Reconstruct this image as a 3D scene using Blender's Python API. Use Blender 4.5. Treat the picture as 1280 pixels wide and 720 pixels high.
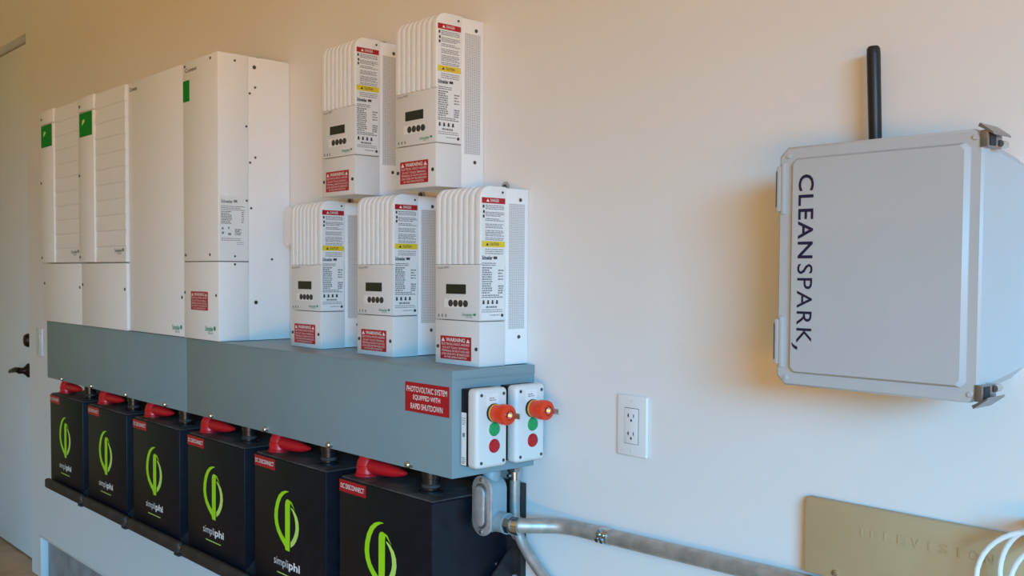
import bpy, bmesh, math, random
from mathutils import Matrix, Vector
random.seed(7)
for o in list(bpy.data.objects): bpy.data.objects.remove(o)
SC = bpy.context.scene
COL = SC.collection
PI = math.pi
ZF = -1.24; ZC = 1.90   # floor and ceiling heights

# ------------------------------------------------------------------ camera
def rot(a, b, c):
    return Matrix.Rotation(a, 3, 'Z') @ Matrix.Rotation(b, 3, 'X') @ Matrix.Rotation(c, 3, 'Y')
FPX = 1246.83
cam_d = bpy.data.cameras.new('camera'); cam = bpy.data.objects.new('camera', cam_d); COL.objects.link(cam)
cam_d.sensor_fit = 'HORIZONTAL'; cam_d.sensor_width = 36.0; cam_d.lens = FPX * 36.0 / 1280.0
cam_d.shift_x = -0.63 / 1280.0; cam_d.shift_y = 27.465 / 1280.0
cam_d.clip_start = 0.02; cam_d.clip_end = 60
M3 = rot(0.836448, -0.0373916, -0.00594)
m4 = Matrix((M3.col[0], M3.col[2], -M3.col[1])).transposed().to_4x4()
m4.translation = Vector((2.532664, -1.434066, 0.171190))
cam.matrix_world = m4
SC.camera = cam

# ------------------------------------------------------------------ world, light, exposure
SC.view_settings.view_transform = 'Standard'
SC.view_settings.look = 'None'
SC.view_settings.exposure = 0.0
SC.view_settings.gamma = 1.0
SC.view_settings.use_curve_mapping = False
W = bpy.data.worlds.new('world'); SC.world = W; W.use_nodes = True
bg = W.node_tree.nodes['Background']
bg.inputs['Color'].default_value = (0.88, 0.98, 0.52, 1); bg.inputs['Strength'].default_value = 0.19

def area(name, loc, target, sx, sy, power, color):
    d = bpy.data.lights.new(name, 'AREA'); d.shape = 'RECTANGLE'; d.size = sx; d.size_y = sy
    d.energy = power; d.color = color
    o = bpy.data.objects.new(name, d); COL.objects.link(o)
    o.location = loc
    o.rotation_euler = (Vector(target) - Vector(loc)).to_track_quat('-Z', 'Y').to_euler()
    return o
# blue sky above the trees seen through the wide door opening in the right wall, and warm sunlit ground outside it
area('sky_through_opening', (13.0, -9.0, 4.1), (1.2, 0.0, 4.1), 6.2, 6.0, 5100, (0.125, 0.565, 1.0))
area('sunlit_ground', (9.5, -9.0, ZF + .02), (9.5, -9.0, 4), 9.0, 9.0, 3200, (1.0, 0.43, 0.03))

# ------------------------------------------------------------------ materials
MATS = {}
def mat(name, col, rough=0.5, metal=0.0, var=0.04, scale=30.0, bump=0.0, bscale=200.0, spec=0.5, coat=0.0):
    m = bpy.data.materials.new(name); m.use_nodes = True
    nt = m.node_tree; b = nt.nodes['Principled BSDF']
    b.inputs['Roughness'].default_value = rough; b.inputs['Metallic'].default_value = metal
    b.inputs['Specular IOR Level'].default_value = spec
    b.inputs['Coat Weight'].default_value = coat
    tc = nt.nodes.new('ShaderNodeTexCoord')
    n = nt.nodes.new('ShaderNodeTexNoise'); n.inputs['Scale'].default_value = scale; n.inputs['Detail'].default_value = 4
    nt.links.new(tc.outputs['Object'], n.inputs['Vector'])
    r = nt.nodes.new('ShaderNodeValToRGB')
    r.color_ramp.elements[0].position = 0.3; r.color_ramp.elements[1].position = 0.7
    r.color_ramp.elements[0].color = tuple(max(0, c * (1 - var)) for c in col) + (1,)
    r.color_ramp.elements[1].color = tuple(min(1, c * (1 + var)) for c in col) + (1,)
    nt.links.new(n.outputs['Fac'], r.inputs['Fac']); nt.links.new(r.outputs['Color'], b.inputs['Base Color'])
    if bump:
        n2 = nt.nodes.new('ShaderNodeTexNoise'); n2.inputs['Scale'].default_value = bscale; n2.inputs['Detail'].default_value = 5
        nt.links.new(tc.outputs['Object'], n2.inputs['Vector'])
        bp = nt.nodes.new('ShaderNodeBump'); bp.inputs['Strength'].default_value = bump; bp.inputs['Distance'].default_value = 0.002
        nt.links.new(n2.outputs['Fac'], bp.inputs['Height']); nt.links.new(bp.outputs['Normal'], b.inputs['Normal'])
    MATS[name] = m
    return m
mat('wall', (0.80, 0.79, 0.775), 0.75, var=0.012, scale=3, bump=0.16, bscale=160)
mat('door_paint', (0.78, 0.82, 0.86), 0.45, var=0.01, scale=4)
mat('floor', (0.50, 0.30, 0.15), 0.5, var=0.22, scale=6, bump=0.1, bscale=60)
mat('concrete', (0.36, 0.33, 0.32), 0.85, var=0.25, scale=9, bump=0.4, bscale=90)
mat('plaster_bead', (0.82, 0.82, 0.82), 0.7, var=0.02)
mat('bronze', (0.035, 0.018, 0.015), 0.4, metal=0.7)
mat('cabinet_white', (0.90, 0.90, 0.89), 0.42, var=0.01, scale=60, bump=0.05, bscale=900)
mat('charger_white', (0.89, 0.89, 0.885), 0.40, var=0.01, scale=60, bump=0.04, bscale=900)
mat('charger_core', (0.12, 0.12, 0.125), 0.6)
mat('charger_white_shaded', (0.765, 0.765, 0.76), 0.45, var=0.01, scale=60)  # charger white with shade mixed in, so fronts look dimmer than the lit side
mat('panel_grey', (0.70, 0.70, 0.70), 0.45, var=0.01)
mat('seam_dark', (0.12, 0.12, 0.12), 0.7)
mat('screw_dark', (0.10, 0.095, 0.09), 0.4, metal=0.7)
mat('screw_steel', (0.62, 0.62, 0.62), 0.22, metal=1.0)
mat('badge_green', (0.001, 0.27, 0.02), 0.6, var=0.03, spec=0.2)
mat('brand_green', (0.02, 0.30, 0.13), 0.5)
mat('ink', (0.05, 0.05, 0.055), 0.6)
mat('ink_light', (0.23, 0.23, 0.24), 0.6)
mat('ink_navy', (0.012, 0.01, 0.045), 0.5)
mat('paper', (0.84, 0.84, 0.83), 0.45, var=0.01)
mat('label_red', (0.46, 0.008, 0.018), 0.4, var=0.05)
mat('label_yellow', (0.83, 0.62, 0.03), 0.4)
mat('label_white', (0.86, 0.84, 0.82), 0.5)
mat('lcd', (0.028, 0.027, 0.017), 0.18)
mat('trough_grey', (0.225, 0.315, 0.345), 0.38, var=0.04, scale=5, bump=0.05, bscale=600)
mat('battery_black', (0.0055, 0.0065, 0.012), 0.42, var=0.3, scale=40, bump=0.06, bscale=700, spec=0.3)
mat('battery_dusty', (0.05, 0.045, 0.045), 0.6, var=0.7, scale=25)
mat('rail_black', (0.018, 0.016, 0.017), 0.5, var=0.4, scale=40)
mat('rail_dusty', (0.034, 0.027, 0.026), 0.55, var=0.4, scale=30)
mat('rubber_black', (0.012, 0.012, 0.014), 0.22, var=0.2)
mat('leaf_green', (0.40, 0.80, 0.015), 0.4, var=0.03)
mat('leaf_light', (0.60, 0.85, 0.16), 0.4, var=0.03)
mat('switch_red', (0.62, 0.01, 0.018), 0.32, var=0.08)
mat('station_white', (0.74, 0.74, 0.72), 0.4, var=0.01)
mat('estop_red', (0.80, 0.045, 0.008), 0.33, var=0.03)
mat('estop_yellow', (0.75, 0.45, 0.02), 0.4)
mat('button_green', (0.004, 0.33, 0.10), 0.22, var=0.1, scale=200)
mat('button_red', (0.50, 0.004, 0.012), 0.22, var=0.1, scale=200)
mat('galvanised', (0.46, 0.44, 0.41), 0.46, metal=0.6, var=0.2, scale=40, bump=0.05)
mat('cast_alu', (0.60, 0.56, 0.55), 0.42, metal=0.6, var=0.15, scale=60, bump=0.1, bscale=500)
mat('paint_bluegrey', (0.27, 0.36, 0.40), 0.4, var=0.05)
mat('coupling_steel', (0.55, 0.60, 0.64), 0.2, metal=1.0)
mat('outlet_white', (0.80, 0.80, 0.80), 0.3, var=0.01)
mat('latch_steel', (0.30, 0.29, 0.30), 0.3, metal=0.8)
mat('slot_dark', (0.03, 0.03, 0.035), 0.7)
mat('encl_grey', (0.50, 0.515, 0.53), 0.42, var=0.015, scale=8, bump=0.05, bscale=700)
mat('antenna_black', (0.012, 0.012, 0.015), 0.42, var=0.1)
mat('tv_beige', (0.52, 0.38, 0.21), 0.5, var=0.06, scale=8)
mat('cable_white', (0.80, 0.80, 0.80), 0.35, var=0.02)
mat('plum', (0.10, 0.015, 0.035), 0.4)
mat('wire_purple', (0.12, 0.02, 0.05), 0.5)

def grille_material():
    m = bpy.data.materials.new('perforated'); m.use_nodes = True
    nt = m.node_tree; N = nt.nodes; L = nt.links; b = N['Principled BSDF']; b.inputs['Roughness'].default_value = 0.5
    tc = N.new('ShaderNodeTexCoord'); sp = N.new('ShaderNodeSeparateXYZ'); L.new(tc.outputs['Object'], sp.inputs[0])
    def mth(op, a, bv):
        n = N.new('ShaderNodeMath'); n.operation = op
        for i, v in enumerate((a, bv)):
            if v is None: continue
            if isinstance(v, (int, float)): n.inputs[i].default_value = v
            else: L.new(v, n.inputs[i])
        return n.outputs[0]
    P = 0.0036
    def cell(s):
        return mth('SUBTRACT', mth('FRACT', mth('DIVIDE', s, P), None), 0.5)
    fy = cell(sp.outputs['Y']); fz = cell(sp.outputs['Z'])
    d = mth('SQRT', mth('ADD', mth('MULTIPLY', fy, fy), mth('MULTIPLY', fz, fz)), None)
    hole = mth('LESS_THAN', d, 0.28)
    mx = N.new('ShaderNodeMix'); mx.data_type = 'RGBA'
    mx.inputs['A'].default_value = (0.74, 0.74, 0.74, 1); mx.inputs['B'].default_value = (0.24, 0.25, 0.26, 1)
    L.new(hole, mx.inputs['Factor']); L.new(mx.outputs['Result'], b.inputs['Base Color'])
    MATS['perforated'] = m
grille_material()

# ------------------------------------------------------------------ mesh helpers
def new(): return bmesh.new()
def merge(dst, src, mtx=None):
    if mtx is not None: bmesh.ops.transform(src, matrix=mtx, verts=src.verts)
    me = bpy.data.meshes.new('tmp'); src.to_mesh(me); src.free(); dst.from_mesh(me); bpy.data.meshes.remove(me)
    return dst
def box(bm, x0, x1, y0, y1, z0, z1, bev=0.0, seg=2):
    t = new()
    bmesh.ops.create_cube(t, size=1)
    for v in t.verts:
        v.co = Vector((x0 + (v.co.x + .5) * (x1 - x0), y0 + (v.co.y + .5) * (y1 - y0), z0 + (v.co.z + .5) * (z1 - z0)))
    if bev: bmesh.ops.bevel(t, geom=list(t.edges), offset=bev, segments=seg, profile=0.5, affect='EDGES')
    return merge(bm, t)
def bx(*a, **k): return box(new(), *a, **k)
def cyl(bm, p0, p1, r0, r1=None, n=20, bev=0.0):
    p0 = Vector(p0); p1 = Vector(p1); r1 = r0 if r1 is None else r1
    t = new(); L = (p1 - p0).length
    bmesh.ops.create_cone(t, cap_ends=True, segments=n, radius1=r0, radius2=r1, depth=L)
    if bev:
        ed = [e for e in t.edges if abs(e.verts[0].co.z - e.verts[1].co.z) < 1e-6]
        bmesh.ops.bevel(t, geom=ed, offset=bev, segments=2, profile=0.5, affect='EDGES')
    q = (p1 - p0).to_track_quat('Z', 'Y')
    return merge(bm, t, Matrix.Translation((p0 + p1) / 2) @ q.to_matrix().to_4x4())
def cy(*a, **k): return cyl(new(), *a, **k)
def lathe(bm, prof, n=24, axis=None):
    """prof: list of (r, h) along +Z, axis: Matrix to place it"""
    t = new(); rings = []
    for r, h in prof:
        rings.append([t.verts.new((max(r, 1e-5) * math.cos(2 * PI * i / n), max(r, 1e-5) * math.sin(2 * PI * i / n), h)) for i in range(n)])
    for a, b in zip(rings, rings[1:]):
        for i in range(n): t.faces.new((a[i], a[(i + 1) % n], b[(i + 1) % n], b[i]))
    t.faces.new(rings[0][::-1]); t.faces.new(rings[-1])
    return merge(bm, t, axis)
def prism(bm, pts, axis, a0, a1, bev=0.0):
    """pts 2D polygon; axis 'x': pts=(y,z); 'y': pts=(x,z); 'z': pts=(x,y); extruded a0..a1"""
    t = new()
    def P(p, a): return {'x': (a, p[0], p[1]), 'y': (p[0], a, p[1]), 'z': (p[0], p[1], a)}[axis]
    A = [t.verts.new(P(p, a0)) for p in pts]; B = [t.verts.new(P(p, a1)) for p in pts]
    n = len(pts)
    t.faces.new(A); t.faces.new(B[::-1])
    for i in range(n): t.faces.new((A[i], B[i], B[(i + 1) % n], A[(i + 1) % n]))
    bmesh.ops.recalc_face_normals(t, faces=t.faces)
    if bev:
        ed = [e for e in t.edges if len(e.link_faces) == 2 and e.calc_face_angle() > 0.5]
        bmesh.ops.bevel(t, geom=ed, offset=bev, segments=2, profile=0.5, affect='EDGES')
    return merge(bm, t)
def spline(pts, sub=8):
    P = [Vector(p) for p in pts]; P = [2 * P[0] - P[1]] + P + [2 * P[-1] - P[-2]]; out = []
    for i in range(1, len(P) - 2):
        for k in range(sub):
            t = k / sub; a, b, c, d = P[i - 1:i + 3]
            out.append(0.5 * ((2 * b) + (c - a) * t + (2 * a - 5 * b + 4 * c - d) * t * t + (3 * b - a - 3 * c + d) * t ** 3))
    out.append(P[-2]); return out
def tube(bm, path, r, n=14):
    t = new(); rings = []; up = None; path = [Vector(p) for p in path]
    for i, p in enumerate(path):
        d = (path[min(i + 1, len(path) - 1)] - path[max(i - 1, 0)]).normalized()
        if up is None:
            up = Vector((0, 0, 1)) if abs(d.z) < .9 else Vector((0, 1, 0))
        s = d.cross(up).normalized(); up = s.cross(d).normalized()
        rr = r[i] if isinstance(r, (list, tuple)) else r
        rings.append([t.verts.new(p + (s * math.cos(2 * PI * k / n) + up * math.sin(2 * PI * k / n)) * rr) for k in range(n)])
    for a, b in zip(rings, rings[1:]):
        for k in range(n): t.faces.new((a[k], a[(k + 1) % n], b[(k + 1) % n], b[k]))
    t.faces.new(rings[0][::-1]); t.faces.new(rings[-1])
    bmesh.ops.recalc_face_normals(t, faces=t.faces)
    return merge(bm, t)
def to_mesh(bm, name, m, smooth=True):
    me = bpy.data.meshes.new(name)
    bmesh.ops.recalc_face_normals(bm, faces=bm.faces)
    bm.to_mesh(me); bm.free()
    if m: me.materials.append(MATS[m])
    if smooth:
        me.polygons.foreach_set('use_smooth', [True] * len(me.polygons))
        me.set_sharp_from_angle(angle=math.radians(32))
    return me
def obj(name, bm, m, parent=None, loc=None, smooth=True):
    me = bm if isinstance(bm, bpy.types.Mesh) else to_mesh(bm, name, m, smooth)
    o = bpy.data.objects.new(name, me); COL.objects.link(o)
    if parent: o.parent = parent
    if loc is not None: o.location = loc
    return o
def tag(o, label=None, cat=None, group=None, kind=None):
    if label: o['label'] = label
    if cat: o['category'] = cat
    if group: o['group'] = group
    if kind: o['kind'] = kind
    return o
def thing(name, label, cat, loc=(0, 0, 0), group=None):
    o = bpy.data.objects.new(name, None); COL.objects.link(o); o.location = loc; o.empty_display_size = 0.05
    return tag(o, label, cat, group)
def dup(root, loc, label):
    r = root.copy(); COL.objects.link(r); r.location = loc; r['label'] = label
    for ch in list(root.children):
        c = ch.copy(); COL.objects.link(c); c.parent = r
        for g in list(ch.children):
            d = g.copy(); COL.objects.link(d); d.parent = c
    return r

# lettering ----------------------------------------------------------
FRONT = (Vector((1, 0, 0)), Vector((0, 0, 1)), Vector((0, -1, 0)))
SIDE = (Vector((0, 1, 0)), Vector((0, 0, 1)), Vector((1, 0, 0)))
DOWN = (Vector((0, 0, -1)), Vector((1, 0, 0)), Vector((0, -1, 0)))
_tc = {}
def text_raw(s, bold, ext, spacing):
    key = (s, bold, ext, spacing)
    if key in _tc: return _tc[key]
    c = bpy.data.curves.new('lettering', 'FONT'); c.body = s; c.size = 1.0; c.offset = bold; c.extrude = ext
    c.space_character = spacing; c.resolution_u = 3
    o = bpy.data.objects.new('lettering', c); COL.objects.link(o)
    dg = bpy.context.evaluated_depsgraph_get(); dg.update()
    me = bpy.data.meshes.new_from_object(o.evaluated_get(dg))
    bpy.data.objects.remove(o); bpy.data.curves.remove(c)
    V = [v.co.copy() for v in me.vertices]; F = [tuple(p.vertices) for p in me.polygons]
    bpy.data.meshes.remove(me)
    x0 = min(v.x for v in V); x1 = max(v.x for v in V); y0 = min(v.y for v in V); y1 = max(v.y for v in V)
    _tc[key] = (V, F, x0, x1, y0, y1); return _tc[key]
def text(bm, s, frame, origin, u0, u1, v0, v1, bold=0.0, ext=0.0, spacing=1.0, lift=0.0006):
    """fit string into u0..u1 x v0..v1 of the plane through origin"""
    V, F, x0, x1, y0, y1 = text_raw(s, bold, ext, spacing)
    U, Vv, Nn = frame; O = Vector(origin)
    vs = [bm.verts.new(O + U * (u0 + (v.x - x0) / (x1 - x0) * (u1 - u0)) + Vv * (v0 + (v.y - y0) / (y1 - y0) * (v1 - v0)) + Nn * (lift + v.z)) for v in V]
    for f in F:
        try: bm.faces.new([vs[i] for i in f])
        except ValueError: pass
    return bm
def rect(bm, frame, origin, u0, u1, v0, v1, lift=0.0, th=0.0004):
    U, Vv, Nn = frame; O = Vector(origin); t = new()
    c = [[O + U * u + Vv * v + Nn * (lift + h) for (u, v) in ((u0, v0), (u1, v0), (u1, v1), (u0, v1))] for h in (0, th)]
    A = [t.verts.new(p) for p in c[0]]; B = [t.verts.new(p) for p in c[1]]
    t.faces.new(A[::-1]); t.faces.new(B)
    for i in range(4): t.faces.new((A[i], A[(i + 1) % 4], B[(i + 1) % 4], B[i]))
    return merge(bm, t)
def poly(bm, frame, origin, pts, lift=0.0):
    U, Vv, Nn = frame; O = Vector(origin)
    bm.faces.new([bm.verts.new(O + U * u + Vv * v + Nn * lift) for u, v in pts]); return bm
def fine_print(bm, frame, origin, u0, u1, v_top, n, pitch, h, lift=0.0007, indent=0.0, seed=1):
    rnd = random.Random(seed)
    for i in range(n):
        u = u0 + indent; v = v_top - i * pitch; end = u1 - rnd.random() * (u1 - u0) * (0.3 if rnd.random() < .4 else 0.06)
        while u < end - 0.001:
            w = min(rnd.uniform(.002, .008), end - u)
            U, Vv, Nn = frame
            pts = ((u, v - h), (u + w, v - h), (u + w, v), (u, v)); poly(bm, frame, origin, pts, lift)
            u += w + .0012
    return bm
def screw(bm, p, nrm, r=0.004, h=0.002):
    p = Vector(p); return cyl(bm, p, p + Vector(nrm) * h, r, r * 0.8, 12)
def warning_label(parent, origin, x0, x1, z0, z1):
    """red electrical warning sticker on a front face at origin (y of face)"""
    lab = obj('warning_label', rect(new(), FRONT, origin, x0, x1, z0, z1, 0.0002, 0.0004), 'label_red', parent)
    lab['label'] = 'red shock hazard sticker with white lettering'
    w = x1 - x0; h = z1 - z0; b = new(); L = .0010
    def row(s, a0, a1, c0, c1, bold=0.0): text(b, s, FRONT, origin, x0 + w * a0, x0 + w * a1, z0 + h * c0, z0 + h * c1, bold, lift=L)
    row('WARNING', .19, .81, .76, .93, .02)
    for cx in (.095, .905):
        poly(b, FRONT, origin, ((x0 + w * (cx - .06), z0 + h * .76), (x0 + w * (cx + .06), z0 + h * .76), (x0 + w * cx, z0 + h * .93)), L)
    row('ELECTRICAL SHOCK HAZARD', .05, .95, .61, .71)
    row('DO NOT TOUCH TERMINALS', .08, .92, .455, .545)
    row('TERMINALS ON BOTH LINE AND', .05, .95, .32, .41)
    row('LOAD SIDES MAY BE ENERGIZED', .05, .95, .185, .275)
    row('IN THE OPEN POSITION', .14, .86, .05, .14)
    obj('lettering', b, 'label_white', lab, smooth=False)
    return lab
def brand_mark(parent, frame, origin, u0, u1, v0, v1, m):
    b = new(); h = v1 - v0
    text(b, 'Schneider', frame, origin, u0, u0 + (u1 - u0) * .78, v0 + h * .36, v1, .012)
    poly(b, frame, origin, ((u0 + (u1 - u0) * .83, v0 + h * .5), (u1, v0 + h * .5), (u1, v1), (u0 + (u1 - u0) * .83, v1)), .0006)
    text(b, 'Electric', frame, origin, u0 + (u1 - u0) * .3, u0 + (u1 - u0) * .75, v0, v0 + h * .3, 0)
    return obj('brand_mark', b, m, parent, smooth=False)

# ------------------------------------------------------------------ the setting
w = new()
box(w, -2.405, 4.6, 0, .13, -1.045, ZC)
box(w, -2.405, -2.262, 0, .13, ZF, -1.045)
box(w, -4.6, -2.405, 0, .13, 1.258, ZC)
box(w, -4.6, -3.36, 0, .13, ZF, 1.258)
tag(obj('wall_back', w, 'wall', smooth=False), 'white painted garage wall behind all the equipment', kind='structure')
w = new()
box(w, 4.6, 4.73, -11, .13, 1.10, ZC); box(w, 4.6, 4.73, -.40, .13, ZF, 1.10)
tag(obj('wall_right', w, 'wall', smooth=False), 'white wall with the wide door opening', kind='structure')
tag(obj('ceiling', bx(-4.6, 4.73, -11, .13, ZC, ZC + .1), 'wall', smooth=False), 'white garage ceiling', kind='structure')
st = obj('wall_base', bx(-2.262, 4.6, .03, .13, ZF, -1.045), 'concrete')
tag(st, 'bare grey concrete curb recessed under the white wall', kind='structure')
b = new(); box(b, -2.280, -2.258, -.004, .029, ZF, -1.052, bev=.002); box(b, -2.280, 4.6, -.0015, .029, -1.052, -1.040, bev=.001)
box(b, -2.258, -2.238, .004, .029, -1.066, -1.052, bev=.004)
tag(obj('trim_1', b, 'plaster_bead'), 'plaster corner bead around the cut-out above the concrete curb', kind='structure')
tag(obj('floor', bx(-4.6, 4.6, -11, .13, ZF - .05, ZF), 'floor'), 'brown floor seen below the white door', kind='structure')
d1 = tag(obj('door_1', bx(-3.345, -2.412, .055, .095, ZF + .008, 1.25, bev=.002), 'door_paint'), 'plain white door set back in the wall opening', kind='structure')
b = new(); box(b, -3.36, -2.405, .095, .13, 1.235, 1.258); box(b, -2.42, -2.405, .097, .128, ZF, 1.235); box(b, -3.36, -3.345, .097, .128, ZF, 1.235)
tag(obj('trim_2', b, 'door_paint'), 'white door stop around the recessed door', kind='structure')
b = lathe(new(), [(.0, 0), (.033, 0), (.033, .012), (.026, .024), (.012, .028), (0, .028)], 24, Matrix.Translation((-2.585, .055, -.168)) @ Matrix.Rotation(PI / 2, 4, 'X'))
obj('deadbolt', b, 'bronze', d1)
b = lathe(new(), [(0, 0), (.034, 0), (.034, .008), (.02, .02), (.014, .03), (.014, .05), (0, .052)], 24, Matrix.Translation((-2.60, .055, -.315)) @ Matrix.Rotation(PI / 2, 4, 'X'))
lp = spline([(-2.60, .012, -.313), (-2.64, .005, -.312), (-2.69, .005, -.319), (-2.745, .010, -.327), (-2.775, .014, -.333)], 6)
tube(b, lp, [.015 - .008 * i / (len(lp) - 1) for i in range(len(lp))], 12)
obj('lever_handle', b, 'bronze', d1)

# ------------------------------------------------------------------ grey wiring troughs
TT = -0.0215; TB = -0.2340; TY = -0.2205
def trough(x0, x1, bolts, label):
    t = thing('wiring_trough', label, 'trough', ((x0 + x1) / 2, 0, TB), 'grey wiring troughs')
    ox = (x0 + x1) / 2
    obj('body', bx(x0 - ox, x1 - ox, TY, -.0005, 0, TT - TB - .002, bev=.0012), 'trough_grey', t)
    lid = new()
    box(lid, x0 - ox, x1 - ox + .0012, TY - .0012, -.0005, TT - TB - .0022, TT - TB, bev=.0008)
    if x1 > 0: box(lid, x1 - ox, x1 - ox + .0014, TY - .001, -.0005, TT - TB - .018, TT - TB - .002, bev=.0006)
    obj('lid', lid, 'trough_grey', t)
    for x in bolts:
        s = lathe(new(), [(0, 0), (.0075, 0), (.0075, .002), (.006, .006), (.003, .0085), (0, .009)], 14, Matrix.Translation((x - ox, TY, .008)) @ Matrix.Rotation(PI / 2, 4, 'X'))
        cyl(s, (x - ox + .013, TY, .006), (x - ox + .013, TY - .003, .006), .003, n=10)
        obj('cover_screw', s, 'screw_steel', t)
    return t
trough(-1.430, -.2030, (-1.2636, -.9617, -.6529, -.3472), 'blank grey metal wiring trough under the two louvred inverters')
tr = trough(-.2005, 1.0142, (-.0414, .265, .5647, .8717), 'grey metal wiring trough carrying the red rapid shutdown sign')
ox = (-.2005 + 1.0142) / 2
sg = obj('shutdown_sign', rect(new(), FRONT, (-ox, TY, -TB), .860, 1.006, -.1145, -.054, .0004, .0008), 'label_red', tr)
sg['label'] = 'red rapid shutdown sign with white capitals'
b = new()
for s, u0, u1, v0 in (('PHOTOVOLTAIC SYSTEM', .866, 1.000, -.0735), ('EQUIPPED WITH', .888, .978, -.0905), ('RAPID SHUTDOWN', .880, .986, -.1080)):
    text(b, s, FRONT, (-ox, TY, -TB), u0, u1, v0, v0 + .0118, .012, lift=.0016)
obj('lettering', b, 'label_white', sg, smooth=False)

# ------------------------------------------------------------------ tall white cabinets
ZB = -0.0205; HB = 0.7805
def inverter(x0, label):
    t = thing('inverter', label, 'inverter', (x0, 0, ZB), 'louvred inverters')
    zc = .2165; fy = -.222
    obj('body', bx(.001, .409, -.205, -.001, 0.0, HB - .001, bev=.002), 'cabinet_white', t)
    obj('conduit_cover', bx(0, .410, fy - .003, -.204, 0, zc - .002, bev=.003), 'cabinet_white', t)
    st = obj('control_strip', bx(0, .150, fy - .010, -.204, zc + .002, HB - .052, bev=.004), 'cabinet_white', t)
    obj('strip_cap', bx(0, .150, fy - .010, -.204, HB - .050, HB, bev=.004), 'cabinet_white', t)
    n = 11; z0 = zc + .002; ph = (HB - .004 - z0) / n
    lm = to_mesh(prism(new(), [(-.2045, 0), (-.2045, ph), (fy - .0030, ph), (fy - .0052, .004), (fy - .004, .0005)], 'x', .152, .410), 'louver', 'cabinet_white')
    for i in range(n): obj('louver', lm, None, t, (0, 0, z0 + i * ph))
    F = (0, fy - .010, 0)
    bd = obj('green_badge', rect(new(), FRONT, F, .018, .138, HB - .135, HB - .055, .0002, .0006), 'badge_green', t)
    bd['label'] = 'bright green brand badge'
    q = new()
    cx, cz = .055, HB - .088
    poly(q, FRONT, F, ((cx - .012, cz - .010), (cx + .002, cz - .004), (cx + .018, cz + .004), (cx + .010, cz + .012), (cx - .004, cz + .010), (cx - .010, cz + .002)), .0010)
    obj('badge_emblem', q, 'leaf_light', bd, smooth=False)
    brand_mark(t, FRONT, (0, fy - .0052, 0), .318, .395, .243, .262, 'ink_light')
    for x, z, y in ((.015, zc - .075, fy - .003), (.395, zc - .085, fy - .003), (.012, zc + .02, fy - .010), (.012, HB * .66, fy - .010), (.020, HB - .03, fy - .010)):
        obj('screw', screw(new(), (x, y, z), (0, -1, 0), .0055, .0015), 'screw_dark', t)
    return t
inverter(-1.450, 'louvred white inverter with green badge, at the end of the row nearest the door')
inverter(-1.040, 'louvred white inverter with green badge, next to the smooth plain white cabinet')

t = thing('distribution_panel', 'smooth plain white cabinet between louvred inverter and slim cabinet with red sticker', 'cabinet', (-.6285, 0, ZB))
PW = .407
obj('body', bx(0.0, PW, -.205, -.001, 0, HB - .002, bev=.002), 'cabinet_white', t)
obj('door', bx(.001, PW, -.2165, -.2055, .001, HB - .001, bev=.002), 'cabinet_white', t)
q = text(new(), 'Conext', FRONT, (0, -.2165, 0), .014, .075, HB - .030, HB - .018, .01); obj('nameplate', q, 'ink', t, smooth=False)
brand_mark(t, FRONT, (0, -.2165, 0), .325, .392, .012, .034, 'brand_green')
for x, z in ((.393, .115),): obj('screw', screw(new(), (x, -.2165, z), (0, -1, 0), .005, .0015), 'screw_dark', t)

# tall slim charger
t = thing('tall_charge_controller', 'tall slim white cabinet with small green badge and rating plate on its side', 'cabinet', (-.220, 0, ZB))
CW = .220; SX = .0
obj('chassis', bx(.001, CW - .0008, -.128, -.001, 0, HB - .001, bev=.0015), 'cabinet_white', t)
obj('front_cover', bx(0, CW, -.218, -.1285, .2185, HB, bev=.002), 'cabinet_white', t)
obj('conduit_cover', bx(0, CW, -.2178, -.1285, 0, .2165, bev=.002), 'cabinet_white', t)
g = bx(.002, CW - .001, -.2165, -.129, .2160, .2190); obj('seam_gasket', g, 'seam_dark', t)
F = (0, -.218, 0); S = (CW, 0, 0)
bd = obj('green_badge', rect(new(), FRONT, F, .004, .045, HB - .112, HB - .053, .0002, .0006), 'badge_green', t); bd['label'] = 'small green brand badge'
obj('nameplate', text(new(), 'Conext', FRONT, F, .018, .092, HB - .031, HB - .020, .01), 'ink', t, smooth=False)
brand_mark(t, FRONT, F, .138, .202, .018, .040, 'brand_green')
warning_label(t, F, .048, .155, .082, .134)
rp = obj('rating_plate', rect(new(), SIDE, S, -.214, -.132, .222, .395, .0002, .0004), 'paper', t)
q = new()
text(q, 'Schneider', SIDE, S, -.2095, -.176, .376, .385, .03, lift=.001); poly(q, SIDE, S, ((-.173, .378), (-.163, .378), (-.163, .385), (-.173, .385)), .001)
fine_print(q, SIDE, S, -.210, -.140, .368, 3, .0045, .0018, seed=3)
fine_print(q, SIDE, S, -.210, -.178, .354, 8, .0045, .0026, seed=4)
fine_print(q, SIDE, S, -.150, -.141, .354, 6, .0055, .0026, seed=14)
for u, v, a in ((-.208, .304, .005), (-.208, .292, .006), (-.190, .306, .004), (-.190, .289, .009)): poly(q, SIDE, S, ((u, v), (u + a, v), (u + a, v + .006), (u, v + .006)), .001)
fine_print(q, SIDE, S, -.170, -.150, .306, 4, .0045, .003, seed=5)
fine_print(q, SIDE, S, -.209, -.150, .281, 2, .005, .0018, seed=6)
fine_print(q, SIDE, S, -.165, -.142, .270, 2, .005, .0014, seed=7)
obj('fine_print', q, 'ink_light', rp, smooth=False)['kind'] = 'stuff'
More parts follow.
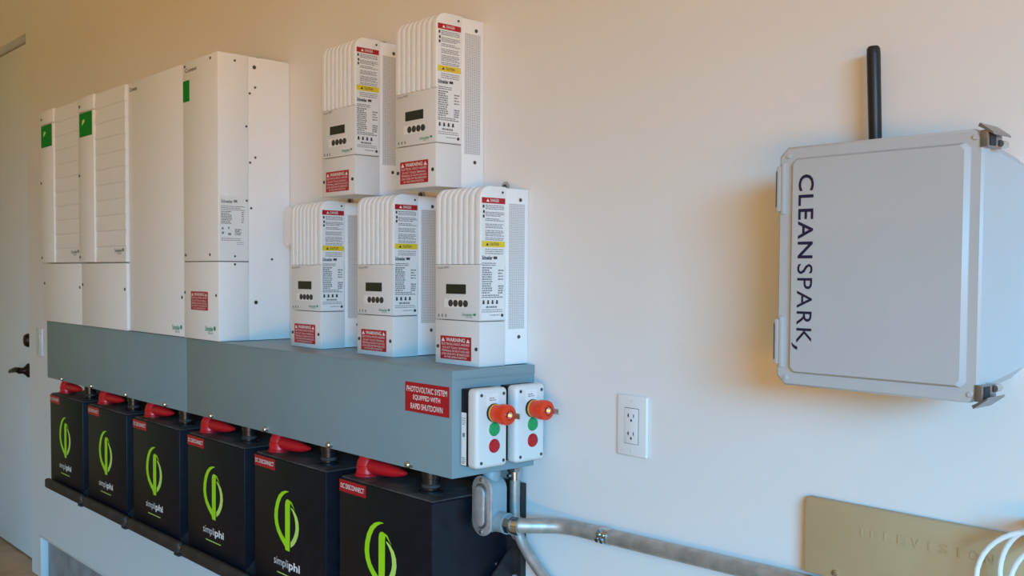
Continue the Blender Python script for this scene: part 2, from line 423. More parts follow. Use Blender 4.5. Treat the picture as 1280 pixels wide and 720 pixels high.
for y, z in ((-.110, .752), (-.124, .679), (-.1345, .588), (-.1235, .490), (-.1345, .385), (-.121, .365), (-.170, .232), (-.170, .210), (-.1075, .105), (-.058, .225), (-.168, .762), (-.108, .697), (-.108, .505)):
    big = (y, z) in ((-.110, .752), (-.1075, .105))
    obj('screw', screw(new(), (CW, y, z), (1, 0, 0), .0055 if big else .0032, .0018), 'screw_dark', t)
for x, z in ((.015, .236), (.170, .236), (.008, .130), (.206, .125), (.178, HB - .012), (.016, HB - .013)):
    obj('screw', screw(new(), (x, -.218, z), (0, -1, 0), .0042, .0015), 'screw_dark', t)
obj('lifting_eye', cyl(cy((.17, -.075, HB - .001), (.17, -.075, HB + .004), .006), (.17, -.075, HB + .004), (.17, -.075, HB + .010), .010, .006, 12), 'screw_dark', t)

# white conduit body tucked behind
def oval(cx, cz, r, h, n=24): return [(cx + r * math.cos(a), cz + math.copysign(h, math.sin(a)) + r * math.sin(a)) for a in [2 * PI * (i + .5) / n for i in range(n)]]
cb = thing('junction_box', 'small white oval junction box on wall between slim cabinet and finned controller', 'junction box', (.076, 0, .296))
obj('body', prism(new(), oval(0, 0, .022, .030), 'y', -.045, -.0004, bev=.003), 'cabinet_white', cb)
obj('cover_plate', prism(new(), oval(0, 0, .024, .031), 'y', -.0505, -.0455, bev=.001), 'outlet_white', cb)
obj('hub', cy((.020, -.024, -.02), (.175, -.024, -.02), .0135, n=16), 'cabinet_white', cb)

# ------------------------------------------------------------------ solar charge controllers
WC, HC, DC = .146, .368, .1344
def arc_profile(y_front, y_back, z0, z1, r):
    pts = [(y_back, z0), (y_front, z0)]
    for i in range(9):
        a = PI - i / 8 * PI / 2
        pts.append((y_front + r + r * math.cos(a), z1 - r + r * math.sin(a)))
    pts.append((y_back, z1)); return pts
def controller(loc, label):
    t = thing('charge_controller', label, 'charge controller', loc, 'finned charge controllers')
    obj('chassis', bx(.0012, WC - .0012, -.064, -.0008, .001, HC - .002, bev=.0012), 'charger_white', t)
    obj('heatsink_core', prism(new(), arc_profile(-DC + .022, -.0645, .210, HC - .016, .012), 'x', .006, WC - .006), 'charger_core', t)
    pr = arc_profile(-DC, -.0645, .209, HC, .026)
    obj('side_cheek', prism(new(), pr, 'x', WC - .017, WC, bev=.0012), 'charger_white', t)
    fm = to_mesh(prism(new(), pr, 'x', 0, .0124, bev=.0011), 'heatsink_fin', 'charger_white')
    for i in range(7): obj('heatsink_fin', fm, None, t, (.0003 + i * .0182, 0, 0))
    obj('front_panel', bx(0, WC, -DC, -.0645, .0935, .2085, bev=.0018), 'charger_white_shaded', t)
    obj('terminal_cover', bx(0, WC, -DC, -.0645, 0, .0920, bev=.0018), 'charger_white_shaded', t)
    F = (0, -DC, 0); S = (WC, 0, 0)
    obj('display', rect(new(), FRONT, F, .037, .102, .1475, .1675, .0001, .0006), 'lcd', t)
    kp = obj('keypad', rect(new(), FRONT, F, .031, .106, .1185, .1375, .0001, .0005), 'label_white', t)
    for i in range(4):
        c = lathe(new(), [(0, 0), (.0072, 0), (.0072, .0012), (.005, .002), (0, .002)], 16, Matrix.Translation((.053 + i * .0163, -DC - .0005, .128)) @ Matrix.Rotation(PI / 2, 4, 'X'))
        obj('key', c, 'screw_dark', kp)
    obj('nameplate', text(new(), 'Conext MPPT', FRONT, F, .006, .047, .1995, .2045, .0), 'ink_light', t, smooth=False)
    brand_mark(t, FRONT, F, .090, .134, .0995, .1085, 'brand_green')
    q = new()
    for u in (.010, .022, .034): rect(q, FRONT, F, u, u + .004, .0985, .1045, .0001, .0003)
    obj('status_icon', q, 'ink_light', t, smooth=False)
    warning_label(t, F, .0185, .120, .0105, .0590)
    for x in (.010, .136): obj('screw', screw(new(), (x, -DC, .036), (0, -1, 0), .0042, .002), 'screw_dark', t)
    # label down the side
    lb = obj('data_label', rect(new(), SIDE, S, -.1305, -.0680, .0965, .3445, .0002, .0003), 'paper', t)
    obj('danger_band', rect(new(), SIDE, S, -.1305, -.0680, .3325, .3440, .0006, .0003), 'label_red', lb)
    obj('caution_band', rect(new(), SIDE, S, -.1305, -.0680, .2440, .2560, .0006, .0003), 'label_yellow', lb)
    q = text(new(), 'DANGER', SIDE, S, -.108, -.085, .3355, .3415, .01, lift=.0012); poly(q, SIDE, S, ((-.119, .3355), (-.111, .3355), (-.115, .3415)), .0012)
    obj('lettering', q, 'label_white', lb, smooth=False)
    q = text(new(), 'CAUTION', SIDE, S, -.109, -.085, .247, .253, .01, lift=.0012); poly(q, SIDE, S, ((-.120, .247), (-.112, .247), (-.116, .253)), .0012)
    obj('caution_lettering', q, 'ink', lb, smooth=False); q = new()
    text(q, 'Schneider', SIDE, S, -.1295, -.102, .218, .2265, .03, lift=.001); poly(q, SIDE, S, ((-.099, .2195), (-.089, .2195), (-.089, .225), (-.099, .225)), .001)
    obj('brand_mark', q, 'ink', lb, smooth=False); q = new()
    for u, v in ((-.1285, .329), (-.1275, .318), (-.1280, .309)): poly(q, SIDE, S, ((u, v - .006), (u + .0045, v - .006), (u + .0045, v), (u, v)), .001)
    for u in (-.128, -.116, -.104, -.092): poly(q, SIDE, S, ((u, .128), (u + .006, .128), (u + .005, .136), (u + .001, .136)), .001)
    cyl(q, (WC, -.0745, .1045), (WC + .001, -.0745, .1045), .0035, n=12)
    obj('label_icons', q, 'ink', lb, smooth=False)['kind'] = 'stuff'
    q = new()
    for k, (z, n) in enumerate(((.329, 3), (.315, 3), (.302, 2), (.291, 3), (.278, 4), (.263, 2))):
        fine_print(q, SIDE, S, -.121, -.070, z, n, .0034, .0017, seed=20 + k)
    fine_print(q, SIDE, S, -.121, -.072, .240, 3, .0042, .0018, seed=31)
    fine_print(q, SIDE, S, -.129, -.090, .212, 2, .004, .002, seed=32)
    fine_print(q, SIDE, S, -.129, -.102, .203, 12, .0046, .0028, seed=33)
    fine_print(q, SIDE, S, -.086, -.071, .198, 4, .006, .0028, seed=34)
    fine_print(q, SIDE, S, -.086, -.071, .166, 4, .0046, .0028, seed=36)
    fine_print(q, SIDE, S, -.129, -.071, .147, 2, .004, .0022, seed=37)
    fine_print(q, SIDE, S, -.118, -.088, .124, 1, .004, .004, seed=38)
    fine_print(q, SIDE, S, -.129, -.071, .117, 2, .004, .0016, seed=39)
    fine_print(q, SIDE, S, -.108, -.080, .106, 1, .004, .0016, seed=40)
    obj('fine_print', q, 'ink_light', lb, smooth=False)['kind'] = 'stuff'
    obj('vent_grille', rect(new(), SIDE, (WC - .0012, 0, 0), -.0555, -.0118, .0745, .3350, .0001, .0004), 'perforated', t)
    for y, z, r in ((-.0745, .356, .0026), (-.0235, .3435, .0042), (-.0260, .0580, .0042)):
        obj('screw', screw(new(), (WC - (.0012 if y > -.06 else 0), y, z), (1, 0, 0), r, .0015), 'screw_dark', t)
    tb = prism(new(), [(WC * .5 + .012 * math.cos(a), HC + .006 + .014 * math.sin(a)) for a in [2 * PI * i / 20 for i in range(20)]], 'y', -.0035, -.0006)
    tbo = obj('mounting_tab', tb, 'galvanised', t)
    obj('tab_screw', screw(new(), (WC * .5, -.0035, HC + .008), (0, -1, 0), .006, .003), 'screw_dark', tbo)
    return t
zl = -.0210; zu = .3535
c0 = controller((.2397, 0, zl), 'white finned charge controller on the trough, beside the tall slim cabinet')
dup(c0, (.5473, 0, zl), 'white finned charge controller on the trough, middle one of the three standing there')
dup(c0, (.8482, 0, zl), 'white finned charge controller on the trough, above the red emergency stop buttons')
dup(c0, (.3926, 0, zu), 'white finned charge controller hung high on wall, nearer the tall slim cabinet')
dup(c0, (.7019, 0, zu), 'white finned charge controller hung high on wall, farther from the tall slim cabinet')

# ------------------------------------------------------------------ batteries and their brackets
BW, BTOP, BBOT, BY = .345, -.290, -.640, -.220
NTH = ('first', 'second', 'third', 'fourth', 'fifth', 'sixth')
def crescent(cx, cz, ro_x, ro_z, a0, a1, w0, wmid, w1, n=28):
    out = []; inn = []
    for i in range(n + 1):
        s = i / n; a = a0 + (a1 - a0) * s
        wd = (w0 * (1 - s) + w1 * s) * (1 - math.sin(PI * s)) + wmid * math.sin(PI * s)
        ca, sa = math.cos(a), math.sin(a)
        out.append((cx + ro_x * ca, cz + ro_z * sa)); inn.append((cx + (ro_x - wd) * ca, cz + (ro_z - wd) * sa))
    return out, inn
def ribbon(bm, out, inn, F, lift):
    for i in range(len(out) - 1):
        poly(bm, FRONT, F, (out[i], out[i + 1], inn[i + 1], inn[i]), lift)
def battery(loc, label):
    t = thing('battery', label, 'battery', loc, 'black storage batteries')
    H = BTOP - BBOT; top = H
    obj('case', bx(0, BW, BY, -.019, 0, H - .004, bev=.004), 'battery_black', t)
    obj('case_top', bx(.004, BW - .004, BY + .004, -.023, H - .006, H, bev=.0025), 'battery_dusty', t)
    F = (0, BY, 0)
    # leaf emblem
    cx, zt, zb = .1665, top - .075, top - .222
    q = new()
    o_, i_ = crescent(cx, (zt + zb) / 2 + .012, .069, .062, math.radians(80), math.radians(262), .002, .021, .016)
    o_ = [(x, z if z > (zt + zb) / 2 else z - (cx + .005 - x < .045) * .0) for x, z in o_]
    # left crescent drawn by hand: outer and inner outline
    out = [(.176, .0), (.160, -.0005), (.142, -.006), (.126, -.017), (.114, -.034), (.106, -.055), (.104, -.074), (.108, -.092), (.118, -.109), (.134, -.124), (.150, -.135), (.158, -.141)]
    inn = [(.176, -.0012), (.166, -.004), (.152, -.011), (.139, -.022), (.129, -.038), (.123, -.056), (.1215, -.072), (.124, -.086), (.130, -.098), (.141, -.109), (.152, -.117), (.160, -.122)]
    Z = lambda L_: [(x, zt + z) for x, z in L_]
    ribbon(q, Z(out), Z(inn), F, .0006)
    # stem
    stl = [(.158, -.147), (.158, -.036), (.160, -.027), (.165, -.0215), (.173, -.020)]
    strr = [(.1795, -.1475), (.1815, -.100), (.1820, -.036), (.1828, -.030), (.1840, -.0265)]
    ribbon(q, Z(stl), Z(strr), F, .0008)
    poly(q, FRONT, F, Z([(.173, -.020), (.184, -.0265), (.197, -.036), (.206, -.043), (.190, -.024)]), .0007)
    e = obj('leaf_emblem', q, 'leaf_green', t, smooth=False); e['label'] = 'lime green looped leaf emblem'
    q = new()
    o2 = [(.1865, -.037), (.201, -.043), (.214, -.054), (.222, -.068), (.224, -.084), (.220, -.101), (.211, -.116), (.199, -.128), (.184, -.137)]
    i2 = [(.1865, -.041), (.195, -.048), (.203, -.059), (.207, -.071), (.208, -.084), (.205, -.096), (.199, -.107), (.192, -.116), (.184, -.123)]
    ribbon(q, Z(o2), Z(i2), F, .0006)
    obj('leaf_blade', q, 'leaf_light', e, smooth=False)
    zt2 = top - .266
    q = text(new(), 'simpli', FRONT, F, .1015, .1715, zt2 - .0065, zt2 + .020, -.004); obj('brand_lettering', q, 'label_white', t, smooth=False)
    q = text(new(), 'phi', FRONT, F, .1745, .228, zt2 - .0065, zt2 + .020, .028); obj('brand_lettering', q, 'label_white', t, smooth=False)
    q = fine_print(new(), FRONT, F, .118, .212, top - .283, 1, .004, .0030, seed=60); obj('slogan_print', q, 'leaf_light', t, smooth=False)['kind'] = 'stuff'
    tg = obj('disconnect_label', rect(new(), FRONT, F, .002, .108, top - .034, top - .007, .0002, .0004), 'label_red', t); tg['label'] = 'red sticker reading DC DISCONNECT'
    obj('lettering', text(new(), 'DC DISCONNECT', FRONT, F, .008, .102, top - .0255, top - .0145, .012, lift=.001), 'label_white', tg, smooth=False)
    # red rotary disconnect
    sx, sy = .040, -.170
    k = lathe(new(), [(0, 0), (.029, 0), (.029, .005), (.0262, .007), (.0250, .018), (.0265, .019), (.0265, .023), (.0245, .024), (.0240, .032), (.019, .041), (.016, .054), (0, .054)], 22, Matrix.Translation((sx, sy, top)))
    sw = obj('disconnect_switch', k, 'switch_red', t)
    pth = [(sx + .005, sy, top + .024), (sx + .050, sy + .002, top + .023), (sx + .100, sy + .004, top + .023), (sx + .140, sy + .005, top + .0245)]
    obj('switch_handle', tube(new(), spline(pth, 4), [.017, .017, .017, .017, .0165, .016, .015, .014, .0125, .011, .009, .007, .004], 12), 'switch_red', sw)
    # black gland up into the trough
    gx, gy = .270, -.165
    k = lathe(new(), [(0, 0), (.026, 0), (.026, .004), (.0185, .006), (.0185, .030), (.0200, .031), (.0200, .046), (.017, .050), (.017, TB - BTOP - .0005), (0, TB - BTOP - .0005)], 22, Matrix.Translation((gx, gy, top)))
    obj('cable_gland', k, 'rubber_black', t)
    obj('gland_ring', lathe(new(), [(.0186, .010), (.0206, .012), (.0206, .016), (.0186, .018)], 22, Matrix.Translation((gx, gy, top))), 'battery_dusty', t)
    # side: recessed grip and screws
    q = new()
    for a in ((-.118, -.066, top - .070, top - .068), (-.118, -.066, top - .042, top - .040), (-.118, -.116, top - .070, top - .040), (-.068, -.066, top - .070, top - .040)):
        box(q, BW - .001, BW + .0025, a[0], a[1], a[2], a[3])
    obj('side_grip', q, 'rail_black', t)
    for y, z in ((-.045, -.028), (-.045, -.16)): obj('screw', screw(new(), (BW, y, top + z), (1, 0, 0), .005, .003), 'screw_steel', t)
    return t
def bracket(loc, label):
    t = thing('wall_bracket', label, 'bracket', loc, 'battery wall brackets')
    obj('back_plate', bx(.002, .388, -.016, -.0006, -.05, .365, bev=.002), 'rail_black', t)
    obj('shelf', bx(.004, .386, -.222, -.0165, -.012, -.001, bev=.002), 'rail_black', t)
    b = bx(.001, .384, -.245, -.2225, -.006, .030, bev=.009, seg=3)
    obj('front_rail', b, 'rail_dusty', t)
    obj('rail_foot', bx(.350, .383, -.241, -.2225, -.0125, -.0055, bev=.002), 'rail_black', t)
    obj('gusset', prism(new(), [(-.0165, -.0015), (-.221, -.0015), (-.221, .030), (-.018, .225), (-.0165, .225)], 'x', .3555, .3605), 'rail_black', t)
    obj('rail_bolt', screw(new(), (.384, -.233, .012), (1, 0, 0), .0065, .004), 'screw_steel', t)
    for x, z in ((.372, .345), (.372, .255), (.372, .155), (.372, .06)):
        k = lathe(new(), [(0, 0), (.013, 0), (.013, .002), (.008, .003), (.007, .008), (0, .009)], 16, Matrix.Translation((x, -.016, z)) @ Matrix.Rotation(PI / 2, 4, 'X'))
        obj('plate_bolt', k, 'cast_alu', t)
    return t
bat0 = brk0 = None
for i in range(6):
    x = -1.405 + .402 * i
    lb = 'black battery with lime green emblem, %s from the door end of the row' % NTH[i]
    lk = 'black steel wall bracket holding the %s battery from the door' % NTH[i]
    if i == 0: bat0 = battery((x, 0, BBOT), lb); brk0 = bracket((x, 0, BBOT), lk)
    else: dup(bat0, (x, 0, BBOT), lb); dup(brk0, (x, 0, BBOT), lk)

# ------------------------------------------------------------------ emergency stop stations on the trough end
XR = 1.0142 + .0016
def station(y0, label):
    t = thing('stop_station', label, 'switch box', (XR, y0, -.2115), 'emergency stop stations')
    Wd, Hh = .0815, .1565
    obj('base', bx(0, .019, .002, Wd - .002, .002, Hh - .002, bev=.002), 'battery_black', t)
    st = obj('approval_label', rect(new(), FRONT, (0, .002, 0), .002, .017, .004, .108, .0002, .0004), 'paper', t)
    q = fine_print(new(), FRONT, (0, .002, 0), .004, .015, .020, 4, .0035, .002, seed=50)
    rect(q, FRONT, (0, .002, 0), .006, .013, .060, .068, .0006, .0003)
    fine_print(q, FRONT, (0, .002, 0), .004, .015, .098, 4, .004, .0015, seed=51)
    obj('fine_print', q, 'ink_light', st, smooth=False)['kind'] = 'stuff'
    obj('cover', bx(.0192, .050, 0, Wd, 0, Hh, bev=.009, seg=4), 'station_white', t)
    cyc = Wd / 2 + .003
    MX = lambda y, z, x=.050: Matrix.Translation((x, y, z)) @ Matrix.Rotation(PI / 2, 4, 'Y')
    obj('button_rim', lathe(new(), [(.013, 0), (.0155, 0), (.0155, .0015), (.0140, .002), (.013, .002)], 24, MX(cyc, .0765)), 'station_white', t)
    obj('green_button', lathe(new(), [(0, 0), (.0138, 0), (.0138, .003), (.0118, .0055), (.006, .0065), (0, .0065)], 24, MX(cyc, .0765)), 'button_green', t)
    obj('button_rim', lathe(new(), [(.013, 0), (.0155, 0), (.0155, .0015), (.0140, .002), (.013, .002)], 24, MX(cyc, .0435)), 'station_white', t)
    obj('red_button', lathe(new(), [(0, 0), (.0138, 0), (.0138, .003), (.0118, .0055), (.006, .0065), (0, .0065)], 24, MX(cyc, .0435)), 'button_red', t)
    ez = .1085
    obj('stop_collar', lathe(new(), [(0, 0), (.0185, 0), (.0185, .004), (.0165, .005), (0, .005)], 24, MX(cyc, ez)), 'battery_black', t)
    obj('stop_ring', lathe(new(), [(0, 0), (.0178, 0), (.0178, .0035), (0, .0035)], 24, MX(cyc, ez, .055)), 'estop_yellow', t)
    st = obj('stop_knob', lathe(new(), [(0, 0), (.0172, 0), (.0172, .014), (.0198, .017), (.0200, .033), (.0188, .036), (.0165, .0372), (.011, .0372), (.0105, .034), (0, .034)], 28, MX(cyc, ez, .0585)), 'estop_red', t)
    k = new()
    cyl(k, (.092, cyc, ez), (.0985, cyc, ez), .0062, n=16)
    box(k, .0985, .118, cyc - .0009, cyc + .0009, ez - .0025, ez + .0025)
    box(k, .110, .126, cyc - .001, cyc + .001, ez - .005, ez + .006, bev=.0006)
    obj('key', k, 'screw_steel', st)
    lab = obj('name_sticker', rect(new(), SIDE, (.050, 0, 0), .025, .056, Hh - .034, Hh - .010, .0001, .0004), 'label_white', t)
    obj('fine_print', fine_print(new(), SIDE, (.050, 0, 0), .032, .050, Hh - .018, 2, .004, .0018, seed=52), 'ink_light', lab, smooth=False)['kind'] = 'stuff'
    for y in (.0125, Wd - .0115):
        for z in (.012, Hh - .012): obj('cover_screw', screw(new(), (.0498, y, z), (1, 0, 0), .0036, .0012), 'screw_dark', t)
    return t
s0 = station(-.2015, 'white emergency stop box with orange knob, flush with front edge of grey trough')
dup(s0, (XR, -.0985, -.2115), 'white emergency stop box with orange knob, close against the wall')

# ------------------------------------------------------------------ conduits
lx, ly, lz = .9935, -.124, -.3045
t = thing('conduit_elbow', 'cast metal oval conduit elbow hanging under the trough beside the last battery', 'conduit fitting', (lx, -.1, TB))
def stadium(hw, hh, n=10): return [(hw * math.cos(a), math.copysign(hh - hw, math.sin(a)) + hw * math.sin(a)) for a in [(i + .5) / (2 * n) * 2 * PI for i in range(2 * n)]]
o0 = Vector((lx, -.1, TB))
def sta(hw, hh, ya, yb, bev): return prism(new(), [(x, z + lz - TB) for x, z in stadium(hw, hh)], 'y', ya + .1, yb + .1, bev=bev)
obj('body', sta(.0265, .058, -.1215, -.080, .002), 'paint_bluegrey', t)
obj('cover_plate', sta(.0300, .0620, -.1275, -.1217, .0015), 'cast_alu', t)
obj('boss_shading', sta(.0190, .0470, -.1284, -.1276, .0002), 'latch_steel', t)  # thin dark plate standing in for the shading around the boss
obj('cover_boss', sta(.0150, .0420, -.1360, -.1285, .0035), 'cast_alu', t)
for s in (-1, 1): obj('cover_screw', screw(new(), (0, -.0275, lz - TB + s * .0535), (0, -1, 0), .005, .003), 'screw_steel', t)
obj('top_hub', cy((0, 0.0, -.028), (0, 0.0, -.0008), .0185, n=20, bev=.001), 'paint_bluegrey', t)
obj('side_hub', lathe(new(), [(0, .02), (.022, .02), (.0205, .046), (.0215, .047), (.0215, .052), (0, .052)], 20, Matrix.Translation((0, 0, -.336 - TB)) @ Matrix.Rotation(PI / 2, 4, 'Y')), 'paint_bluegrey', t)

t = thing('metal_conduit', 'thick galvanised conduit running along the wall from the oval elbow', 'conduit', (1.05, -.1, -.336))
o0 = Vector((1.05, -.1, -.336))
pth = spline([(1.0465, -.100, -.336), (1.060, -.098, -.336), (1.080, -.080, -.3365), (1.105, -.050, -.337), (1.135, -.027, -.337), (1.18, -.0205, -.3365), (1.25, -.019, -.3355)], 8) + [Vector((1.35, -.019, -.3335)), Vector((1.53, -.019, -.329)), Vector((1.65, -.019, -.326)), Vector((2.6, -.019, -.318)), Vector((4.598, -.019, -.318))]
obj('pipe', tube(new(), [p - o0 for p in pth], .0150, 18), 'galvanised', t)
cn = new(); cyl(cn, (.0, .000, 0), (.012, .0, 0), .0205, n=8); cyl(cn, (.012, .0, 0), (.024, .0055, 0), .0185, n=18)
obj('connector', cn, 'coupling_steel', t)
cp = new()
cyl(cp, (.178, .0805, .0002), (.202, .0808, .0006), .0168, n=20, bev=.001)
obj('coupling', cp, 'coupling_steel', t)
for dx in (.184, .196):
    obj('set_screw', cyl(cy((dx, .064, -.004), (dx, .058, -.006), .004, n=10), (dx, .0655, .005), (dx, .060, .007), .003, n=10), 'coupling_steel', t)

t = thing('bent_conduit', 'slender galvanised conduit bending away from under the trough behind thick conduit', 'conduit', (.988, -.03, TB))
o0 = Vector((.988, -.03, TB))
pth = [Vector((.988, -.030, TB - .001))] + spline([(.988, -.030, -.29), (.9895, -.030, -.345), (1.004, -.029, -.385), (1.030, -.027, -.417), (1.075, -.024, -.455), (1.14, -.022, -.492), (1.24, -.02, -.512), (1.40, -.02, -.515)], 7) + [Vector((4.598, -.02, -.515))]
obj('pipe', tube(new(), [p - o0 for p in pth], .0112, 16), 'galvanised', t)
obj('connector', cyl(cy((0, 0, -.0008), (0, 0, -.012), .0165, n=8), (0, 0, -.012), (0, 0, -.030), .0135, n=16), 'coupling_steel', t)
obj('connector_screw', cy((0, -.012, -.020), (0, -.020, -.020), .004, n=10), 'screw_steel', t)

# ------------------------------------------------------------------ outlet and switch
t = thing('wall_outlet', 'white double power socket plate on wall beside the conduit', 'outlet', (1.2905, 0, -.1175))
obj('plate', bx(-.0375, .0375, -.0075, -.0004, -.058, .058, bev=.0035, seg=3), 'outlet_white', t)
rc = obj('receptacle', bx(-.0168, .0168, -.0092, -.0076, -.0335, .0335, bev=.0006), 'outlet_white', t)
obj('receptacle_gap', bx(-.0176, .0176, -.0079, -.0074, -.0343, .0343), 'slot_dark', t)
for zc in (.017, -.017):
    q = new(); Fy = (0, -.0092, 0)
    rect(q, FRONT, Fy, -.0075, -.0055, zc - .001, zc + .0065, .0001, .0003); rect(q, FRONT, Fy, -.0095, -.0055, zc + .0015, zc + .0035, .0001, .0003)
    rect(q, FRONT, Fy, .0055, .0072, zc - .0005, zc + .006, .0001, .0003); rect(q, FRONT, Fy, -.0015, .0022, zc - .0085, zc - .004, .0001, .0003)
    obj('socket_slots', q, 'slot_dark', rc)
for zc in (.047, -.047): obj('plate_screw', screw(new(), (0, -.0073, zc), (0, -1, 0), .003, .001), 'panel_grey', t)

t = thing('light_switch', 'white light switch plate on wall next to the door opening', 'switch', (-2.235, 0, -.155))
obj('plate', bx(-.040, .040, -.009, -.0004, -.062, .062, bev=.003), 'outlet_white', t)
obj('rocker', prism(new(), [(-.0092, -.034), (-.0092, .034), (-.0135, .034), (-.0105, -.0), (-.011, -.034)], 'x', -.017, .017), 'panel_grey', t)

# ------------------------------------------------------------------ big grey enclosure
EX0, EX1, EZ0, EZ1 = 1.7085, 2.0005, .0100, .3545
t = thing('control_enclosure', 'large light grey wall enclosure with dark vertical company lettering', 'enclosure', ((EX0 + EX1) / 2, 0, EZ0))
ecx, ecz = (EX0 + EX1) / 2, EZ0
def octo(x0, x1, z0, z1, c): return [(x0 + c, z0), (x1 - c, z0), (x1, z0 + c), (x1, z1 - c), (x1 - c, z1), (x0 + c, z1), (x0, z1 - c), (x0, z0 + c)]
def loft(bm, rings):
    t_ = new(); R_ = [[t_.verts.new((x - ecx, y, z - ecz)) for x, z in pts] for y, pts in rings]; n = len(R_[0])
    for a, b_ in zip(R_, R_[1:]):
        for i in range(n): t_.faces.new((a[i], a[(i + 1) % n], b_[(i + 1) % n], b_[i]))
    t_.faces.new(R_[0][::-1]); t_.faces.new(R_[-1]); bmesh.ops.recalc_face_normals(t_, faces=t_.faces)
    return merge(bm, t_)
obj('base', loft(new(), [(-.148, octo(EX0 + .004, EX1 - .003, EZ0 + .004, EZ1 - .004, .016)), (-.0008, octo(EX0 + .012, EX1 - .008, EZ0 + .020, EZ1 - .022, .018))]), 'encl_grey', t)
lid = obj('lid', loft(new(), [(-.1485, octo(EX0, EX1, EZ0, EZ1, .013)), (-.165, octo(EX0, EX1, EZ0, EZ1, .013)), (-.1680, octo(EX0 + .003, EX1 - .003, EZ0 + .003, EZ1 - .003, .012))]), 'encl_grey', t)
PX0, PX1, PZ0, PZ1 = 1.7330, 1.9850, .0290, .3375
obj('lid_panel', loft(new(), [(-.1678, octo(PX0, PX1, PZ0, PZ1, .007)), (-.1690, octo(PX0, PX1, PZ0, PZ1, .007)), (-.1740, octo(PX0 + .002, PX1 - .006, PZ0 + .003, PZ1 - .003, .006))]), 'encl_grey', t)
obj('gasket', loft(new(), [(-.1479, octo(EX0 + .006, EX1 - .005, EZ0 + .006, EZ1 - .006, .015)), (-.1486, octo(EX0 + .006, EX1 - .005, EZ0 + .006, EZ1 - .006, .015))]), 'slot_dark', t)
for x, z in ((EX0 + .016, EZ1 - .013), (EX1 - .010, EZ1 - .011), (EX0 + .016, EZ0 + .011), (EX1 - .010, EZ0 + .011)):
    obj('lid_screw', screw(new(), (x - ecx, -.1678, z - ecz), (0, -1, 0), .0038, .0025), 'encl_grey', t)
for z0, z1 in ((.262, .328), (.040, .106)):
    h = new(); box(h, EX0 - .003 - ecx, EX0 + .006 - ecx, -.171, -.146, z0 - ecz, z1 - ecz, bev=.002)
    box(h, EX0 + .0055 - ecx, EX0 + .0125 - ecx, -.1720, -.1675, z0 - .004 - ecz, z1 + .004 - ecz, bev=.0015)
    ho = obj('hinge', h, 'encl_grey', t)
    obj('hinge_pin', cyl(cy((EX0 - .004 - ecx, -.166, z0 + .006 - ecz), (EX0 - .004 - ecx, -.166, z1 - .006 - ecz), .0022, n=10), (EX0 - .002 - ecx, -.1715, z0 + .008 - ecz), (EX0 - .002 - ecx, -.1715, z1 - .008 - ecz), .0009, n=8), 'screw_dark', ho)
q = new(); E0 = (1.7450 - ecx, -.1740, .3130 - ecz)
text(q, 'CLEAN', DOWN, E0, 0, .119, 0, .0245, .013, spacing=1.12); q1 = obj('company_lettering', q, 'ink_navy', t, smooth=False)
q = text(new(), 'SPARK', DOWN, E0, .127, .240, 0, .0245, .002, spacing=1.12); obj('company_lettering', q, 'ink_navy', t, smooth=False)
q = new()
arc_o = [(.2440 + .010 * math.sin(a) - .004, -.0075 + .012 * (1 - math.cos(a))) for a in [i / 8 * 1.35 for i in range(9)]]
arc_i = [(u - .0045 * math.sin(PI * i / 8 * .5 + .3), v + .0006) for i, (u, v) in enumerate(arc_o)]
for i in range(8): poly(q, DOWN, E0, (arc_i[i], arc_i[i + 1], arc_o[i + 1], arc_o[i]), .0006)
obj('swoosh_mark', q, 'ink_navy', t, smooth=False)
for s, zc in ((1, EZ1 - .006), (-1, EZ0 + .006)):
    k = new()
    # draw latch lying on the right-hand corner, lever pointing away from the box
    prism(k, [(EX1 - ecx - .004, zc - ecz + s * .012), (EX1 - ecx + .012, zc - ecz + s * .000), (EX1 - ecx + .014, zc - ecz - s * .004), (EX1 - ecx - .006, zc - ecz + s * .008)], 'y', -.172, -.120)
    box(k, EX1 - ecx - .004, EX1 - ecx + .006, -.1700, -.128, min(zc - s * .018, zc + s * .003) - ecz, max(zc - s * .018, zc + s * .003) - ecz, bev=.001)
    lo = obj('latch', k, 'latch_steel', t)
    lv = cy((EX1 - ecx + .010, -.145, zc - ecz - s * .013), (EX1 - ecx + .010, -.129, zc - ecz - s * .013), .0048, n=14)
    obj('latch_roller', lv, 'screw_steel', lo)
    obj('latch_slot', bx(EX1 - ecx + .0055, EX1 - ecx + .0075, -.166, -.150, min(zc - s * .016, zc - s * .001) - ecz, max(zc - s * .016, zc - s * .001) - ecz), 'slot_dark', lo)
# antenna
ax, ay = 1.7845, -.032
t = thing('antenna', 'black stubby rod antenna standing on top of the grey enclosure', 'antenna', (ax + .001, ay, .340))
L = .171
ob = obj('rod', lathe(new(), [(0, .03), (.0085, .03), (.0095, .034), (.0100, L - .012), (.0095, L - .003), (.0075, L), (0, L)], 12), 'antenna_black', t)
ob.rotation_euler = (0, math.radians(-2.4), 0)
obj('base_joint', cyl(cy((0, 0, -.001), (0, 0, .014), .0075, n=10), (0, 0, .012), (-.001, 0, .034), .0062, n=14), 'antenna_black', t)

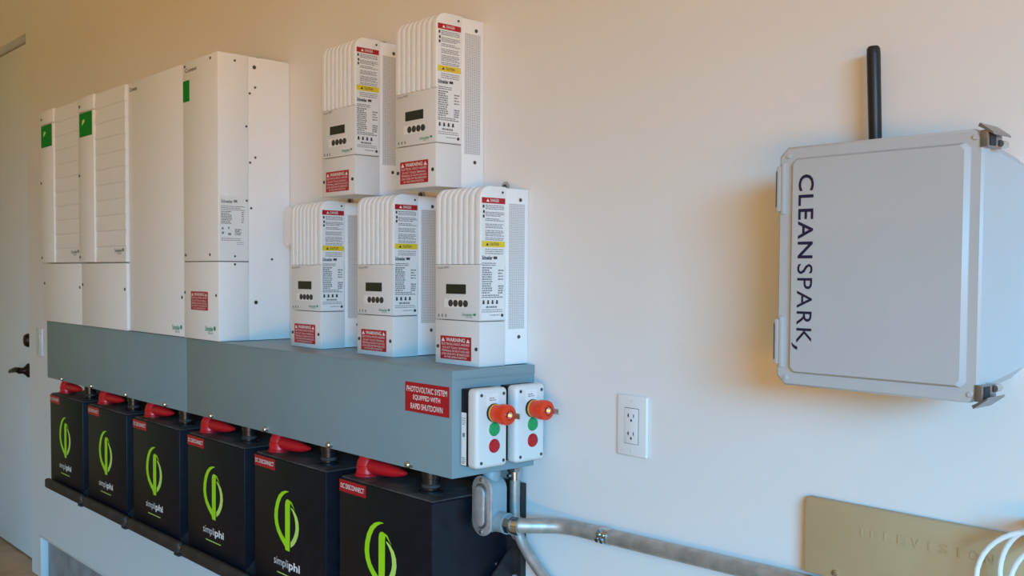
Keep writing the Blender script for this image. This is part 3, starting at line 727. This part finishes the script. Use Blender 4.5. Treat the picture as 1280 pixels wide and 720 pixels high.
# ------------------------------------------------------------------ television cover plate and coax
TX0, TX1, TZ0, TZ1 = 1.6705, 2.056, -.306, -.1855
t = thing('television_plate', 'beige cover plate embossed TELEVISION low on the wall', 'cover plate', ((TX0 + TX1) / 2, 0, TZ0))
tcx = (TX0 + TX1) / 2
obj('cover', prism(new(), [(-.0004, 0), (-.019, 0), (-.020, .0012), (-.020, TZ1 - TZ0 - .013), (-.0150, TZ1 - TZ0), (-.0004, TZ1 - TZ0)], 'x', TX0 - tcx, TX1 - tcx, bev=.0008), 'tv_beige', t)
q = new()
for i, ch in enumerate('TELEVISION'):
    u = 1.762 - tcx + i * .0213; wd = .0035 if ch == 'I' else .0125
    text(q, ch, FRONT, (0, -.020, 0), u - wd / 2 + .006, u + wd / 2 + .006, -.2295 - TZ0, -.2155 - TZ0, .004, ext=.0009, lift=.0002)
obj('lettering', q, 'tv_beige', t, smooth=False)
for x in (1.724, 1.992): obj('plate_screw', lathe(new(), [(0, 0), (.0055, 0), (.0048, .002), (.002, .0032), (0, .0033)], 14, Matrix.Translation((x - tcx, -.020, .0095)) @ Matrix.Rotation(PI / 2, 4, 'X')), 'screw_steel', t)

t = thing('cable_coil', 'coil of white coaxial cable hanging in front of the beige plate', 'cable', (2.03, -.05, -.30))
o0 = Vector((2.03, -.05, -.30))
def ringpts(cx_, cy_, cz_, rx, rz, tilt, ph, turns, n=40, dy=.0):
    P = []
    for i in range(int(n * turns) + 1):
        a = ph + 2 * PI * i / n
        P.append(Vector((cx_ + rx * math.cos(a), cy_ + tilt * math.cos(a) + dy * i / n, cz_ + rz * math.sin(a))))
    return P
obj('cable_loop', tube(new(), [p - o0 for p in ringpts(2.038, -.062, -.235, .072, .072, .016, .3, 1.0)], .0036, 10), 'cable_white', t)
obj('cable_loop', tube(new(), [p - o0 for p in ringpts(2.056, -.072, -.226, .066, .074, -.010, .9, 1.0)], .0036, 10), 'cable_white', t)
obj('cable_loop', tube(new(), [p - o0 for p in ringpts(2.074, -.052, -.240, .070, .069, .012, 1.6, 1.0)], .0036, 10), 'cable_white', t)
tl = spline([(2.075, -.06, -.171), (2.10, -.055, -.155), (2.14, -.04, -.15), (2.16, -.020, -.16), (2.165, -.001, -.165)], 8)
obj('cable_tail', tube(new(), [p - o0 for p in tl], .0036, 10), 'cable_white', t)
obj('cable_tie', lathe(new(), [(.010, -.004), (.0125, -.004), (.0125, .004), (.010, .004)], 14, Matrix.Translation(Vector((2.048, -.062, -.163)) - o0) @ Matrix.Rotation(PI / 2, 4, 'Y')), 'outlet_white', t)
t = thing('cable_connector', 'dark plum cable connector poking out above the beige plate', 'connector', (2.018, 0, -.162))
obj('barrel', lathe(new(), [(0, 0), (.006, 0), (.006, .012), (.0048, .016), (.0048, .028), (0, .028)], 12, Matrix.Rotation(PI / 2, 4, 'X')), 'plum', t)
obj('nut', cy((0, -.012, 0), (0, -.018, 0), .0072, n=6), 'screw_dark', t)
